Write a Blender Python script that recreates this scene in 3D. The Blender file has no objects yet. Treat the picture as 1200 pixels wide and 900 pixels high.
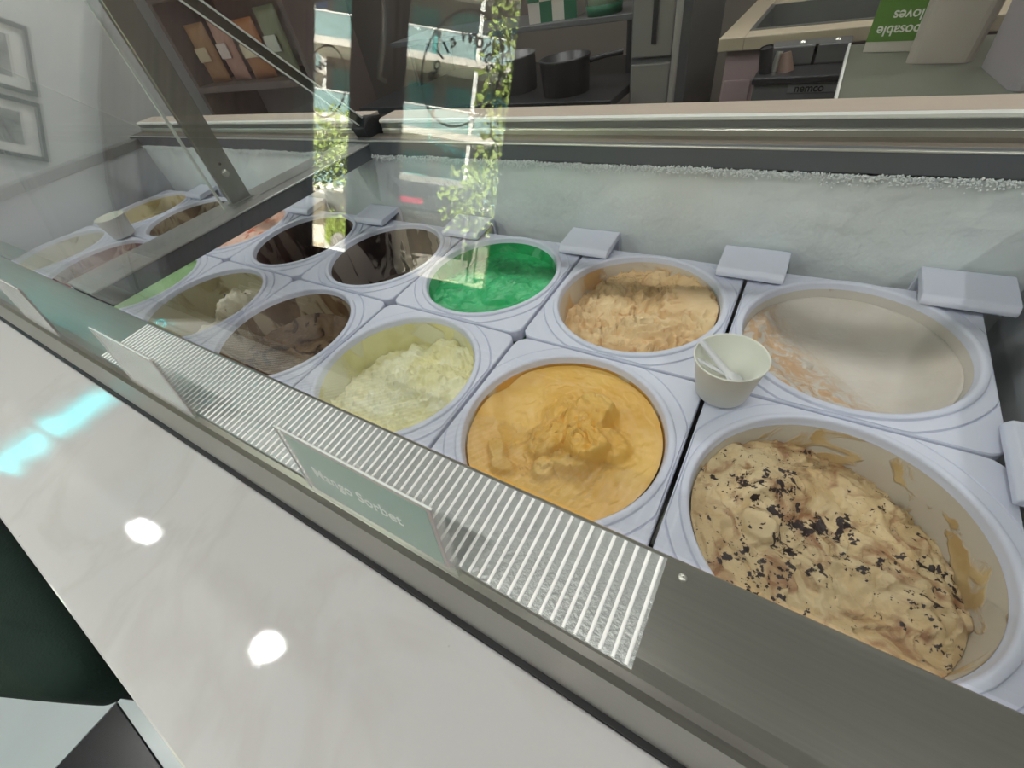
import bpy, math, random
from mathutils import Vector, Matrix, noise
random.seed(7)
S = bpy.context.scene
COL = S.collection
PI = math.pi

# ------------------------------------------------------------------ camera
cam_d = bpy.data.cameras.new('camera'); cam = bpy.data.objects.new('camera', cam_d); COL.objects.link(cam)
cam_d.sensor_fit = 'HORIZONTAL'; cam_d.sensor_width = 36.0; cam_d.lens = 486.51 / 1200 * 36
cam_d.clip_start = 0.01; cam_d.clip_end = 200
cx, cy_, cz = (0.8530, 0.4984, -0.1547), (0.2736, -0.6796, -0.6807), (-0.4444, 0.5383, -0.7161)
cam.matrix_world = Matrix(((cx[0], -cy_[0], -cz[0], -0.24926), (cx[1], -cy_[1], -cz[1], -0.39533),
                           (cx[2], -cy_[2], -cz[2], 0.40041), (0, 0, 0, 1)))
S.camera = cam
# ------------------------------------------------------------------ world, sun, exposure
W = bpy.data.worlds.new('sky'); S.world = W; W.use_nodes = True
wn = W.node_tree.nodes; wl = W.node_tree.links
bg = wn['Background']
sky = wn.new('ShaderNodeTexSky'); sky.sky_type = 'HOSEK_WILKIE'; sky.turbidity = 4.0
sky.sun_direction = Vector((0.35, 0.55, 0.75)).normalized(); sky.ground_albedo = 0.4
wl.new(sky.outputs[0], bg.inputs[0]); bg.inputs[1].default_value = 4.0
sun_d = bpy.data.lights.new('sun', 'SUN'); sun_d.energy = 34; sun_d.angle = 0.01; sun_d.color = (1, .95, .86)
sun = bpy.data.objects.new('sun', sun_d); COL.objects.link(sun)
sun.rotation_euler = Vector((-0.30, -0.62, -0.72)).to_track_quat('-Z', 'Y').to_euler()
LAMP_W = 5.0          # watts per ceiling downlight
PANEL_W = 6.5         # watts per added ceiling panel over the staff side
vs = S.view_settings
vs.view_transform = 'Standard'; vs.look = 'None'; vs.gamma = 1.0; vs.use_curve_mapping = False
vs.exposure = 0.55

# ------------------------------------------------------------------ helpers
def lin(c):
    return tuple((v / 12.92 if v <= .04045 else ((v + .055) / 1.055) ** 2.4) for v in [x / 255 for x in c]) + (1.0,)
class MB:
    def __init__(s): s.v = []; s.f = []; s.sm = []
    def add(s, vs_, fs, smooth=False):
        o = len(s.v); s.v += [tuple(q) for q in vs_]
        for f in fs: s.f.append(tuple(i + o for i in f)); s.sm.append(smooth)
        return s
    def box(s, a, b, M=None):
        x0, y0, z0 = a; x1, y1, z1 = b
        vs_ = [(x0,y0,z0),(x1,y0,z0),(x1,y1,z0),(x0,y1,z0),(x0,y0,z1),(x1,y0,z1),(x1,y1,z1),(x0,y1,z1)]
        if M: vs_ = [M @ Vector(q) for q in vs_]
        return s.add(vs_, [(3,2,1,0),(4,5,6,7),(0,1,5,4),(1,2,6,5),(2,3,7,6),(3,0,4,7)])
    def lathe(s, prof, n=32, c=(0,0), smooth=True, closed=False):
        k = len(prof); vs_ = []
        for j in range(n):
            a = 2 * PI * j / n
            for r, z in prof: vs_.append((c[0] + r * math.cos(a), c[1] + r * math.sin(a), z))
        fs = []
        for j in range(n):
            jn = (j + 1) % n
            for i in range(k if closed else k - 1):
                i2 = (i + 1) % k
                fs.append((j*k+i, jn*k+i, jn*k+i2, j*k+i2))
        return s.add(vs_, fs, smooth)
    def tube(s, pts, r, n=10, caps=True):
        pts = [Vector(q) for q in pts]; rr = r if isinstance(r, (list, tuple)) else [r] * len(pts)
        vs_ = []; up = None
        for i, q in enumerate(pts):
            t = (pts[min(i+1, len(pts)-1)] - pts[max(i-1, 0)]).normalized()
            if up is None: up = Vector((0,0,1)) if abs(t.z) < .9 else Vector((1,0,0))
            u = (up - t * up.dot(t)).normalized(); w = t.cross(u); up = u
            for j in range(n):
                a = 2 * PI * j / n; vs_.append(q + rr[i] * (math.cos(a) * u + math.sin(a) * w))
        fs = [(i*n+j, i*n+(j+1)%n, (i+1)*n+(j+1)%n, (i+1)*n+j) for i in range(len(pts)-1) for j in range(n)]
        s.add(vs_, fs, True)
        if caps:
            s.add(vs_[:n], [tuple(range(n-1, -1, -1))]); s.add(vs_[-n:], [tuple(range(n))])
        return s
    def prism(s, poly, axis, a, b):                  # polygon in the two other axes, extruded along axis
        n = len(poly)
        def P(q, h): return (h, q[0], q[1]) if axis == 0 else ((q[0], h, q[1]) if axis == 1 else (q[0], q[1], h))
        vs_ = [P(q, a) for q in poly] + [P(q, b) for q in poly]
        return s.add(vs_, [tuple(range(n)), tuple(range(2*n-1, n-1, -1))] + [(i, n+i, n+(i+1)%n, (i+1)%n) for i in range(n)])
    def build(s, name, mat, parent=None, bevel=0, loc=None, rot=None, seg=2):
        me = bpy.data.meshes.new(name); me.from_pydata(s.v, [], s.f)
        me.polygons.foreach_set('use_smooth', s.sm); me.update()
        import bmesh
        bm = bmesh.new(); bm.from_mesh(me); bmesh.ops.recalc_face_normals(bm, faces=bm.faces); bm.to_mesh(me); bm.free()
        me.materials.append(mat)
        o = bpy.data.objects.new(name, me); COL.objects.link(o); o.parent = parent
        if loc: o.location = loc
        if rot: o.rotation_euler = rot
        if bevel:
            m = o.modifiers.new('bevel', 'BEVEL'); m.width = bevel; m.segments = seg; m.limit_method = 'ANGLE'
        return o
def empty(name, loc=(0,0,0), rz=0):
    o = bpy.data.objects.new(name, None); COL.objects.link(o); o.location = loc; o.rotation_euler = (0,0,rz)
    o.empty_display_size = .05; return o
def tag(o, label, cat, group=None):
    o['label'] = label; o['category'] = cat
    if group: o['group'] = group
    return o
def struct(o): o['kind'] = 'structure'; return o
def inst(src, parent=None, loc=None, name=None):
    c = src.copy(); COL.objects.link(c); c.parent = parent if parent is not None else src.parent
    if loc is not None: c.location = loc
    return c
def text_mesh(name, body, size, mat, parent, M, extrude=.0003, align='CENTER', offset=0, spacing=1.0):
    cu = bpy.data.curves.new(name, 'FONT'); cu.body = body; cu.size = size; cu.extrude = extrude; cu.align_x = align
    cu.align_y = 'CENTER'; cu.offset = offset; cu.space_character = spacing
    t = bpy.data.objects.new(name, cu); COL.objects.link(t)
    bpy.context.view_layer.update()
    me = bpy.data.meshes.new_from_object(t.evaluated_get(bpy.context.evaluated_depsgraph_get()))
    bpy.data.objects.remove(t); bpy.data.curves.remove(cu)
    me.name = name; me.transform(M); me.materials.clear(); me.materials.append(mat)
    o = bpy.data.objects.new(name, me); COL.objects.link(o); o.parent = parent; return o

# ------------------------------------------------------------------ materials
MATS = {}
def mat(name, col, rough=.5, metal=0, spec=.5, bump=0, bscale=60, vary=0, vscale=8, emit=0, coat=0, stretch=None):
    m = bpy.data.materials.new(name); m.use_nodes = True; N = m.node_tree.nodes; L = m.node_tree.links
    b = N['Principled BSDF']; c = lin(col)
    b.inputs['Base Color'].default_value = c; b.inputs['Roughness'].default_value = rough
    b.inputs['Metallic'].default_value = metal; b.inputs['Specular IOR Level'].default_value = spec
    b.inputs['Coat Weight'].default_value = coat
    tc = N.new('ShaderNodeTexCoord'); src = tc.outputs['Object']
    if stretch:
        mp = N.new('ShaderNodeMapping'); mp.inputs['Scale'].default_value = stretch; L.new(src, mp.inputs[0]); src = mp.outputs[0]
    nz = N.new('ShaderNodeTexNoise'); nz.inputs['Scale'].default_value = vscale; nz.inputs['Detail'].default_value = 6; L.new(src, nz.inputs[0])
    mx = N.new('ShaderNodeMix'); mx.data_type = 'RGBA'
    d = tuple(max(0, v * (1 - vary)) for v in c[:3]) + (1,); l = tuple(min(1, v * (1 + vary * .6)) for v in c[:3]) + (1,)
    mx.inputs['A'].default_value = d; mx.inputs['B'].default_value = l; L.new(nz.outputs[0], mx.inputs[0]); L.new(mx.outputs['Result'], b.inputs['Base Color'])
    if bump:
        n2 = N.new('ShaderNodeTexNoise'); n2.inputs['Scale'].default_value = bscale; n2.inputs['Detail'].default_value = 5; L.new(src, n2.inputs[0])
        bp = N.new('ShaderNodeBump'); bp.inputs['Strength'].default_value = bump; bp.inputs['Distance'].default_value = .004
        L.new(n2.outputs[0], bp.inputs['Height']); L.new(bp.outputs[0], b.inputs['Normal'])
    if emit: b.inputs['Emission Color'].default_value = c; b.inputs['Emission Strength'].default_value = emit
    return m
def glass(name, tint=(.97, .985, .98), ior=1.5):
    m = bpy.data.materials.new(name); m.use_nodes = True; N = m.node_tree.nodes; L = m.node_tree.links
    N.remove(N['Principled BSDF']); out = N['Material Output']
    t = N.new('ShaderNodeBsdfTransparent'); t.inputs[0].default_value = tint + (1,)
    g = N.new('ShaderNodeBsdfGlossy'); g.inputs['Roughness'].default_value = 0.0; g.inputs[0].default_value = (1,1,1,1)
    fr = N.new('ShaderNodeFresnel'); geo = N.new('ShaderNodeNewGeometry')
    mi = N.new('ShaderNodeMix'); mi.inputs['A'].default_value = ior; mi.inputs['B'].default_value = 1 / ior
    L.new(geo.outputs['Backfacing'], mi.inputs[0]); L.new(mi.outputs[0], fr.inputs['IOR'])
    mx = N.new('ShaderNodeMixShader'); L.new(fr.outputs[0], mx.inputs[0]); L.new(t.outputs[0], mx.inputs[1]); L.new(g.outputs[0], mx.inputs[2])
    L.new(mx.outputs[0], out.inputs[0]); return m
def frosted(name, col, alpha):
    m = mat(name, col, rough=.35); b = m.node_tree.nodes['Principled BSDF']; b.inputs['Alpha'].default_value = alpha; return m

m_plastic = mat('white_plastic', (214, 217, 232), rough=.38, vary=.05, vscale=12)
m_clip = mat('clip_plastic', (216, 219, 234), rough=.42)
m_steel = mat('brushed_steel', (162, 161, 153), rough=.30, metal=1, bump=.05, bscale=40, vary=.12, vscale=6, stretch=(2, 90, 90))
m_steel2 = mat('dull_steel', (152, 154, 152), rough=.42, metal=.9, vary=.12, vscale=18)
m_rib = mat('rib_white_glint', (255, 255, 250), rough=.25, metal=.0, spec=.9)  # plain white colour stands in for the highlights on metal ribs
m_alum = mat('track_aluminium', (205, 205, 196), rough=.3, metal=.8)
m_whitealu = mat('white_track', (232, 232, 226), rough=.35)
m_rim = mat('dark_rim', (92, 96, 100), rough=.45, vary=.1)
m_beamtop = mat('rim_top', (190, 190, 188), rough=.33, metal=.8, vary=.2, vscale=30)
m_tan = mat('tan_shelf', (196, 180, 164), rough=.5, vary=.1, vscale=10, stretch=(1, 12, 12))
m_black = mat('black', (12, 12, 13), rough=.55)
m_blackclamp = mat('black_clamp', (30, 31, 33), rough=.4)
m_glass = glass('clear_glass')
m_gedge = mat('glass_edge', (84, 88, 80), rough=.12, metal=.6)
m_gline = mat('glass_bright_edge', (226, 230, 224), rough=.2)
m_cabinet = mat('cabinet_body', (60, 62, 64), rough=.5)
m_well = mat('well_liner', (188, 192, 196), rough=.5)
m_frost = mat('frost_wall', (222, 228, 228), rough=.55, bump=.7, bscale=48, vary=.14, vscale=11)
m_fringe = mat('frost_crystals', (238, 242, 242), rough=.6, bump=.6, bscale=220)
m_paper = mat('paper_cup', (238, 238, 226), rough=.55)
m_spoon = mat('spoon_plastic', (236, 236, 240), rough=.25)
m_quartz = None
m_green = mat('green_velvet', (20, 46, 36), rough=.9, bump=.3, bscale=300, vary=.35, vscale=7)
m_leg = mat('stool_leg', (30, 28, 26), rough=.4, metal=.6)
m_tile_w = mat('tile_white', (206, 216, 216), rough=.22, vary=.08, vscale=5)
m_tile_b = mat('tile_black', (30, 34, 35), rough=.25, vary=.15, vscale=6)
m_wall = mat('wall_paint', (206, 207, 205), rough=.8, vary=.04)
m_wall_taupe = mat('wall_taupe', (96, 88, 82), rough=.8, vary=.08)
m_wall_staff = mat('wall_staff', (112, 104, 96), rough=.7, vary=.06)
m_ceil = mat('ceiling_paint', (226, 227, 226), rough=.9)
m_curtain = mat('curtain_cloth', (88, 64, 56), rough=.95, vary=.2, vscale=14)
m_frame = mat('picture_frame', (34, 34, 34), rough=.4)
m_mount = mat('picture_mount', (214, 214, 208), rough=.8)
m_lamp = mat('lamp_lens', (255, 244, 228), emit=26)
m_trim = mat('lamp_trim', (230, 230, 228), rough=.4)
m_panel = mat('added_panel_lens', (255, 250, 242), emit=3.2)
m_neon = mat('neon_tube', (60, 232, 240), emit=12)
m_dark = mat('dark_equipment', (52, 52, 54), rough=.38, metal=.3, vary=.15, vscale=10)
m_grey = mat('grey_equipment', (112, 112, 112), rough=.45, metal=.4, vary=.1)
m_ctop = mat('staff_worktop', (190, 176, 152), rough=.45, vary=.06)
m_pink = mat('pink_cabinet', (168, 146, 146), rough=.6, vary=.04)
m_seam = mat('seam_dark', (110, 94, 96), rough=.6)
m_shelfgreen = mat('grey_green_shelf', (112, 114, 102), rough=.4, vary=.06)

def quartz():
    m = bpy.data.materials.new('quartz'); m.use_nodes = True; N = m.node_tree.nodes; L = m.node_tree.links; b = N['Principled BSDF']
    tc = N.new('ShaderNodeTexCoord')
    w = N.new('ShaderNodeTexNoise'); w.inputs['Scale'].default_value = 3.5; w.inputs['Detail'].default_value = 8; w.inputs['Distortion'].default_value = 1.6; L.new(tc.outputs['Object'], w.inputs[0])
    r = N.new('ShaderNodeValToRGB'); e = r.color_ramp.elements
    e[0].position = .44; e[0].color = lin((205, 204, 202)); e[1].position = .56; e[1].color = lin((203, 202, 200))
    k = e.new(.50); k.color = lin((199, 197, 194)); L.new(w.outputs[0], r.inputs[0])
    sp = N.new('ShaderNodeTexVoronoi'); sp.inputs['Scale'].default_value = 22; L.new(tc.outputs['Object'], sp.inputs[0])
    sr = N.new('ShaderNodeValToRGB'); sr.color_ramp.elements[0].position = .022; sr.color_ramp.elements[1].position = .034
    sr.color_ramp.elements[0].color = (.25,.24,.22,1); L.new(sp.outputs['Distance'], sr.inputs[0])
    mm = N.new('ShaderNodeMix'); mm.data_type = 'RGBA'; mm.blend_type = 'MULTIPLY'; mm.inputs[0].default_value = .35
    L.new(r.outputs[0], mm.inputs['A']); L.new(sr.outputs[0], mm.inputs['B']); L.new(mm.outputs['Result'], b.inputs['Base Color'])
    b.inputs['Roughness'].default_value = .022
    n2 = N.new('ShaderNodeTexNoise'); n2.inputs['Scale'].default_value = 900; L.new(tc.outputs['Object'], n2.inputs[0])
    bp = N.new('ShaderNodeBump'); bp.inputs['Strength'].default_value = .05; bp.inputs['Distance'].default_value = .0004; L.new(n2.outputs[0], bp.inputs['Height']); L.new(bp.outputs[0], b.inputs['Normal'])
    return m
m_quartz = quartz()

def cream_mat(name, base, second, mixscale=14, lo=.4, hi=.62, chip=None, chipscale=70, chiplim=.26, chipamt=.5, rough=.5, bump=.35, bscale=120, third=None, tscale=30, tlo=.55, thi=.62, zres=None):
    m = bpy.data.materials.new(name); m.use_nodes = True; N = m.node_tree.nodes; L = m.node_tree.links; b = N['Principled BSDF']
    tc = N.new('ShaderNodeTexCoord'); P = tc.outputs['Object']
    n = N.new('ShaderNodeTexNoise'); n.inputs['Scale'].default_value = mixscale; n.inputs['Detail'].default_value = 7; n.inputs['Distortion'].default_value = .8; L.new(P, n.inputs[0])
    r = N.new('ShaderNodeValToRGB'); e = r.color_ramp.elements; e[0].position = lo; e[0].color = lin(base); e[1].position = hi; e[1].color = lin(second)
    L.new(n.outputs[0], r.inputs[0]); c = r.outputs[0]
    if third:
        n3 = N.new('ShaderNodeTexNoise'); n3.inputs['Scale'].default_value = tscale; n3.inputs['Detail'].default_value = 4; n3.inputs['Distortion'].default_value = 1.5; L.new(P, n3.inputs[0])
        mr = N.new('ShaderNodeMapRange'); mr.inputs[1].default_value = tlo; mr.inputs[2].default_value = thi; L.new(n3.outputs[0], mr.inputs[0])
        if zres:                         # residue lies only on the side where the crumbs are piled up
            sx = N.new('ShaderNodeVectorMath'); sx.operation = 'DOT_PRODUCT'; sx.inputs[1].default_value = (-.75, -.70, 0); L.new(P, sx.inputs[0])
            zr = N.new('ShaderNodeMapRange'); zr.inputs[1].default_value = zres[0]; zr.inputs[2].default_value = zres[1]; L.new(sx.outputs['Value'], zr.inputs[0])
            ml = N.new('ShaderNodeMath'); ml.operation = 'MULTIPLY'; L.new(zr.outputs[0], ml.inputs[0]); L.new(mr.outputs[0], ml.inputs[1])
            mr = ml
        mx = N.new('ShaderNodeMix'); mx.data_type = 'RGBA'; mx.inputs['B'].default_value = lin(third); L.new(mr.outputs[0], mx.inputs[0]); L.new(c, mx.inputs['A']); c = mx.outputs['Result']
    if chip:
        cn = N.new('ShaderNodeTexNoise'); cn.inputs['Scale'].default_value = 17; cn.inputs['Detail'].default_value = 2; L.new(P, cn.inputs[0])
        acc = None
        for sc_, lim in ((chipscale, chiplim), (chipscale*2.3, chiplim+.02)):
            v = N.new('ShaderNodeTexNoise'); v.inputs['Scale'].default_value = sc_; v.inputs['Detail'].default_value = 3.5; v.inputs['Roughness'].default_value = .6; L.new(P, v.inputs[0])
            am = N.new('ShaderNodeMath'); am.operation = 'MULTIPLY_ADD'; am.inputs[1].default_value = chipamt; L.new(cn.outputs[0], am.inputs[0]); L.new(v.outputs[0], am.inputs[2])
            mr = N.new('ShaderNodeMapRange'); mr.inputs[1].default_value = lim + chipamt*.5; mr.inputs[2].default_value = lim + chipamt*.5 + .025; L.new(am.outputs[0], mr.inputs[0])
            if acc is None: acc = mr.outputs[0]
            else:
                mm_ = N.new('ShaderNodeMath'); mm_.operation = 'MAXIMUM'; L.new(acc, mm_.inputs[0]); L.new(mr.outputs[0], mm_.inputs[1]); acc = mm_.outputs[0]
        mx = N.new('ShaderNodeMix'); mx.data_type = 'RGBA'; mx.inputs['B'].default_value = lin(chip); L.new(acc, mx.inputs[0]); L.new(c, mx.inputs['A']); c = mx.outputs['Result']
    L.new(c, b.inputs['Base Color']); b.inputs['Roughness'].default_value = rough
    b.inputs['Subsurface Weight'].default_value = .0
    n2 = N.new('ShaderNodeTexNoise'); n2.inputs['Scale'].default_value = bscale; n2.inputs['Detail'].default_value = 6; L.new(P, n2.inputs[0])
    bp = N.new('ShaderNodeBump'); bp.inputs['Strength'].default_value = bump; bp.inputs['Distance'].default_value = .003
    L.new(n2.outputs[0], bp.inputs['Height']); L.new(bp.outputs[0], b.inputs['Normal'])
    return m

# ------------------------------------------------------------------ room shell
FZ, CZ = -0.85, 2.0
XL, XR, YF, YB = -4.0, 2.6, -2.5, 3.0
fl = struct(MB().box((XL-.1, YF-.1, FZ-.1), (XR+.1, YB+.1, FZ-.008)).build('floor', mat('floor_grout', (96, 98, 98), rough=.7)))
T = .45; tx0, ty0 = -1.45, -.92
tw = MB().box((.0015, .0015, FZ-.008), (T-.0015, T-.0015, FZ)).build('tile', m_tile_w, fl, bevel=.001)
tb = MB().box((.0015, .0015, FZ-.008), (T-.0015, T-.0015, FZ)).build('tile', m_tile_b, fl, bevel=.001)
uw = ub = False
for i in range(-5, 9):
    for j in range(-3, 2):
        x, y = tx0 + i*T, ty0 + j*T
        if x < XL or y < YF or x + T > XR: continue
        black = (i + j) % 2 == 1
        if black:
            if not ub: tb.location = (x, y, 0); ub = True
            else: inst(tb, fl, (x, y, 0))
        else:
            if not uw: tw.location = (x, y, 0); uw = True
            else: inst(tw, fl, (x, y, 0))
struct(MB().box((XL-.1, YF-.1, CZ), (XR+.1, YB+.1, CZ+.1)).build('ceiling', m_ceil))
struct(MB().box((XL-.1, YF-.1, FZ-.1), (XL, YB+.1, CZ+.1)).build('wall_left', m_wall))
struct(MB().box((XR, YF-.1, FZ-.1), (XR+.1, YB+.1, CZ+.1)).build('wall_right', m_wall))
struct(MB().box((XL, YB, FZ-.1), (XR, YB+.1, CZ+.1)).build('wall_back', m_wall_staff))
WX0, WX1, WZ1 = -3.84, -1.84, 1.97
wf = MB().box((XL, YF-.1, FZ-.1), (WX0, YF, CZ+.1)).box((WX1, YF-.1, FZ-.1), (XR, YF, CZ+.1)).box((WX0, YF-.1, WZ1), (WX1, YF, CZ+.1))
struct(wf.build('wall_front', m_wall_taupe))

# shop window and glass door behind the customer side
m_wframe = mat('window_frame', (40, 41, 44), rough=.5)
m_decal = mat('decal_black', (24, 26, 26), rough=.6)
w1 = struct(empty('window_1', (0, YF-.05, 0)))
MB().box((-2.80, -.006, FZ+.06), (WX1-.03, .006, WZ1-.05)).build('pane', m_glass, w1)
fm = MB().box((-2.84, -.03, FZ), (-2.80, .03, WZ1)).box((WX1-.03, -.03, FZ), (WX1, .03, WZ1)).box((-2.84, -.03, FZ), (WX1, .03, FZ+.06)).box((-2.84, -.03, WZ1-.05), (WX1, .03, WZ1))
fm.build('window_frame', m_wframe, w1)
MB().box((-2.84, -.05, FZ), (WX1, .05, .03)).build('dado', m_wall_taupe, w1, bevel=.003)
def ring(name, c, r, w, parent, y=.009):
    mb = MB(); n = 64; vs_ = []
    for k in range(n):
        a = 2*PI*k/n
        for rr in (r-w, r):
            for yy in (y, y+.001): vs_.append((c[0]+rr*math.cos(a), yy, c[1]+rr*math.sin(a)))
    fs = []
    for k in range(n):
        p, q = 4*k, 4*((k+1) % n)
        for e1, e2 in ((0,1),(1,3),(3,2),(2,0)): fs.append((p+e1, p+e2, q+e2, q+e1))
    return mb.add(vs_, fs).build(name, m_decal, parent)
def arc_text(body, c, r, a0, da, size, parent, y=-.009):
    for k, ch in enumerate(body):
        if ch == ' ': continue
        a = math.radians(a0 - da*k)
        M = Matrix.Translation((c[0]+r*math.cos(a), y, c[1]+r*math.sin(a))) @ Matrix.Rotation(-(a - PI/2), 4, 'Y') @ Matrix.Rotation(PI/2, 4, 'X')
        text_mesh('decal_letter', ch, size, m_decal, parent, M, offset=.002)
ring('decal_ring', (-2.29, 1.37), .33, .014, w1)
arc_text('Rolla Wholes', (-2.29, 1.33), .235, 172, 14.5, .115, w1)
d1 = struct(empty('door_1', (0, YF-.05, 0)))
MB().box((WX0+.03, -.006, FZ+.12), (-3.29, .006, WZ1-.06)).build('pane', m_glass, d1)
st = MB().box((-3.29, -.035, FZ), (-2.845, .05, WZ1)).box((WX0, -.03, FZ), (WX0+.03, .03, WZ1)).box((WX0, -.03, FZ), (-3.29, .03, FZ+.12)).box((WX0, -.03, WZ1-.06), (-3.29, .03, WZ1))
st.build('door_frame', m_wframe, d1, bevel=.006)
MB().box((WX0+.03, -.03, FZ+.12), (-3.29, .03, .10)).build('kick_panel', m_wframe, d1, bevel=.004)
hp = [(-2.91 + .06*math.sin(PI*t/12)*1.0, .11 + .03*math.sin(PI*t/12), 1.32 + .6*t/12) for t in range(13)]
MB().tube([(-2.91, .05, 1.32)] + hp + [(-2.91, .05, 1.92)], .016).build('door_handle', m_alum, d1)
ring('decal_ring', (-3.62, 1.36), .25, .012, d1)
arc_text('Wholes', (-3.62, 1.33), .17, 130, 16, .09, d1)

# curtain hung beside the door on the left wall
cm = MB(); vs_ = []; n = 140
for k in range(n+1):
    y = -1.30 - 1.16*k/n + .02*math.sin(k*.21); dx = .035 + .022*math.sin(k*.55) + .01*math.sin(k*1.3)
    for z, s in ((FZ+.03, 1.25), (.35, 1.0), (.8, .9), (1.3, .75), (1.92, .55)):
        off = .07*math.sin(2.2*z + .5) * (1 - k/n)
        vs_.append((XL + .03 + dx*s, y + off, z))
fs = [(k*5+i, (k+1)*5+i, (k+1)*5+i+1, k*5+i+1) for k in range(n) for i in range(4)]
cm.add(vs_, fs, True); cu = cm.build('curtain', m_curtain)
so = cu.modifiers.new('solid', 'SOLIDIFY'); so.thickness = .004
tag(cu, 'brown floor-length curtain hung beside the glass shop door', 'curtain')
# framed pictures on the left wall
m_photo = cream_mat('photo_print', (58, 60, 58), (150, 152, 148), mixscale=9, lo=.35, hi=.65, rough=.6, bump=0)
def picture(y0, y1, z0, z1, lab):
    e = empty('framed_picture', (XL, (y0+y1)/2, z0)); hw = (y1-y0)/2; h = z1-z0; t = .022
    f = MB().box((.004, -hw, 0), (.026, -hw+t, h)).box((.004, hw-t, 0), (.026, hw, h)).box((.004, -hw+t, 0), (.026, hw-t, t)).box((.004, -hw+t, h-t), (.026, hw-t, h))
    f.build('frame', m_frame, e)
    MB().box((.002, -hw+t, t), (.010, hw-t, h-t)).build('mount', m_mount, e)
    MB().box((.010, -hw+t+.06, t+.045), (.012, hw-t-.06, h-t-.045)).build('print', m_photo, e)
    tag(e, lab, 'picture')
picture(-1.0, -.62, .40, .70, 'small black framed monochrome print with wide pale mount, hung lower')
picture(-1.0, -.62, .73, 1.06, 'black framed monochrome print hung above another print, under neon lettering')
# neon lettering
ne = empty('neon_sign', (XL, -.58, 1.42))
MB().box((.002, -.36, -.13), (.012, .36, .13)).build('backing', glass('acrylic', (.96, .98, .98)), ne)
cu_ = text_mesh('neon_lettering', 'Rolla gelaterie', .13, m_neon, ne, Matrix.Translation((.02, 0, 0)) @ Matrix.Rotation(PI/2, 4, 'Z') @ Matrix.Rotation(PI/2, 4, 'X'), extrude=.004)
tag(ne, 'cyan neon lettering on a clear backing fixed to the pale side wall', 'neon sign')
# ceiling downlights, and panels added for more light
def area(parent, kind, size, w, loc, sy=None, col=(1,.99,.98)):
    a = bpy.data.lights.new('lamp_light', 'AREA'); a.shape = kind; a.size = size; a.energy = w; a.color = col
    if sy: a.size_y = sy
    o = bpy.data.objects.new('lamp_light', a); COL.objects.link(o); o.parent = parent; o.location = loc; return o
k = 0
for x in (-3.33, -1.92, -.51, .9):
    for y in (-.80, -1.9):
        e = empty('ceiling_downlight', (x, y, CZ))
        MB().lathe([(.031, -.001), (.062, -.001), (.066, -.008), (.06, -.012), (.034, -.010)], 24, closed=True).build('trim', m_trim, e)
        MB().lathe([(0.0005, -.006), (.030, -.006), (.047, -.003), (.0005, -.003)], 24).build('lens', m_lamp, e)
        area(e, 'DISK', .055, LAMP_W, (0, 0, -.016))
        tag(e, 'round recessed ceiling downlight in the row above the quartz counter' if y > -1 else 'round recessed ceiling downlight in the row along the shop window wall', 'downlight', 'downlights over the customer side'); k += 1
for x in (-2.6, -.9, .8):  # unseen panels, added as extra overhead light
    e = empty('added_ceiling_panel', (x, 1.5, CZ))
    MB().box((-.62, -.17, -.03), (.62, .17, -.001)).build('housing', m_trim, e)
    MB().box((-.59, -.14, -.034), (.59, .14, -.03)).build('diffuser', m_panel, e)
    area(e, 'RECTANGLE', 1.15, PANEL_W, (0, 0, -.04), .27, (1, .995, .985))
    tag(e, 'long rectangular light panel added on the unseen ceiling above the staff side', 'light panel', 'added light panels over the staff side')

# ------------------------------------------------------------------ serving counter in front of the cabinet
ctr = empty('serving_counter', (0, 0, 0))
MB().box((-3.2, -.535, .012), (.7, -.3702, .05)).build('worktop', m_quartz, ctr, bevel=.002)
MB().box((-3.15, -.50, FZ), (.65, -.385, .012)).build('front_panel', mat('counter_panel', (196, 198, 196), rough=.5), ctr)
tag(ctr, 'long white veined quartz counter running in front of the ice cream cabinet', 'counter')

# ------------------------------------------------------------------ ice cream cabinet
X0, X1 = -2.195, 0.04           # well, inside
YWF, YWB = -.287, .300
ZR = .155                       # rim height
cab = empty('ice_cream_cabinet', (-1.08, 0, FZ))
def cb(mb, name, m, bevel=0, parent=None, seg=2):
    o = mb.build(name, m, parent or cab, bevel, seg=seg)
    if parent is None: o.location = (1.08, 0, -FZ)
    return o
body = MB().box((X0-.05, -.352, FZ), (X1+.05, -.295, .135)).box((X0-.05, YWB+.012, FZ), (X1+.05, .42, .145))
body.box((X0-.05, -.295, FZ), (X0-.012, YWB+.012, .135)).box((X1+.012, -.295, FZ), (X1+.05, YWB+.012, .135)).box((X0-.012, -.295, FZ), (X1+.012, YWB+.012, -.30))
cb(body, 'body', m_cabinet)
liner = MB().box((X0-.012, YWF-.008, -.30), (X1+.012, YWF, .13)).box((X0-.012, YWF, -.30), (X0, YWB+.012, .135)).box((X1, YWF, -.30), (X1+.012, YWB+.012, .135))
cb(liner, 'liner', m_well)
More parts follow.
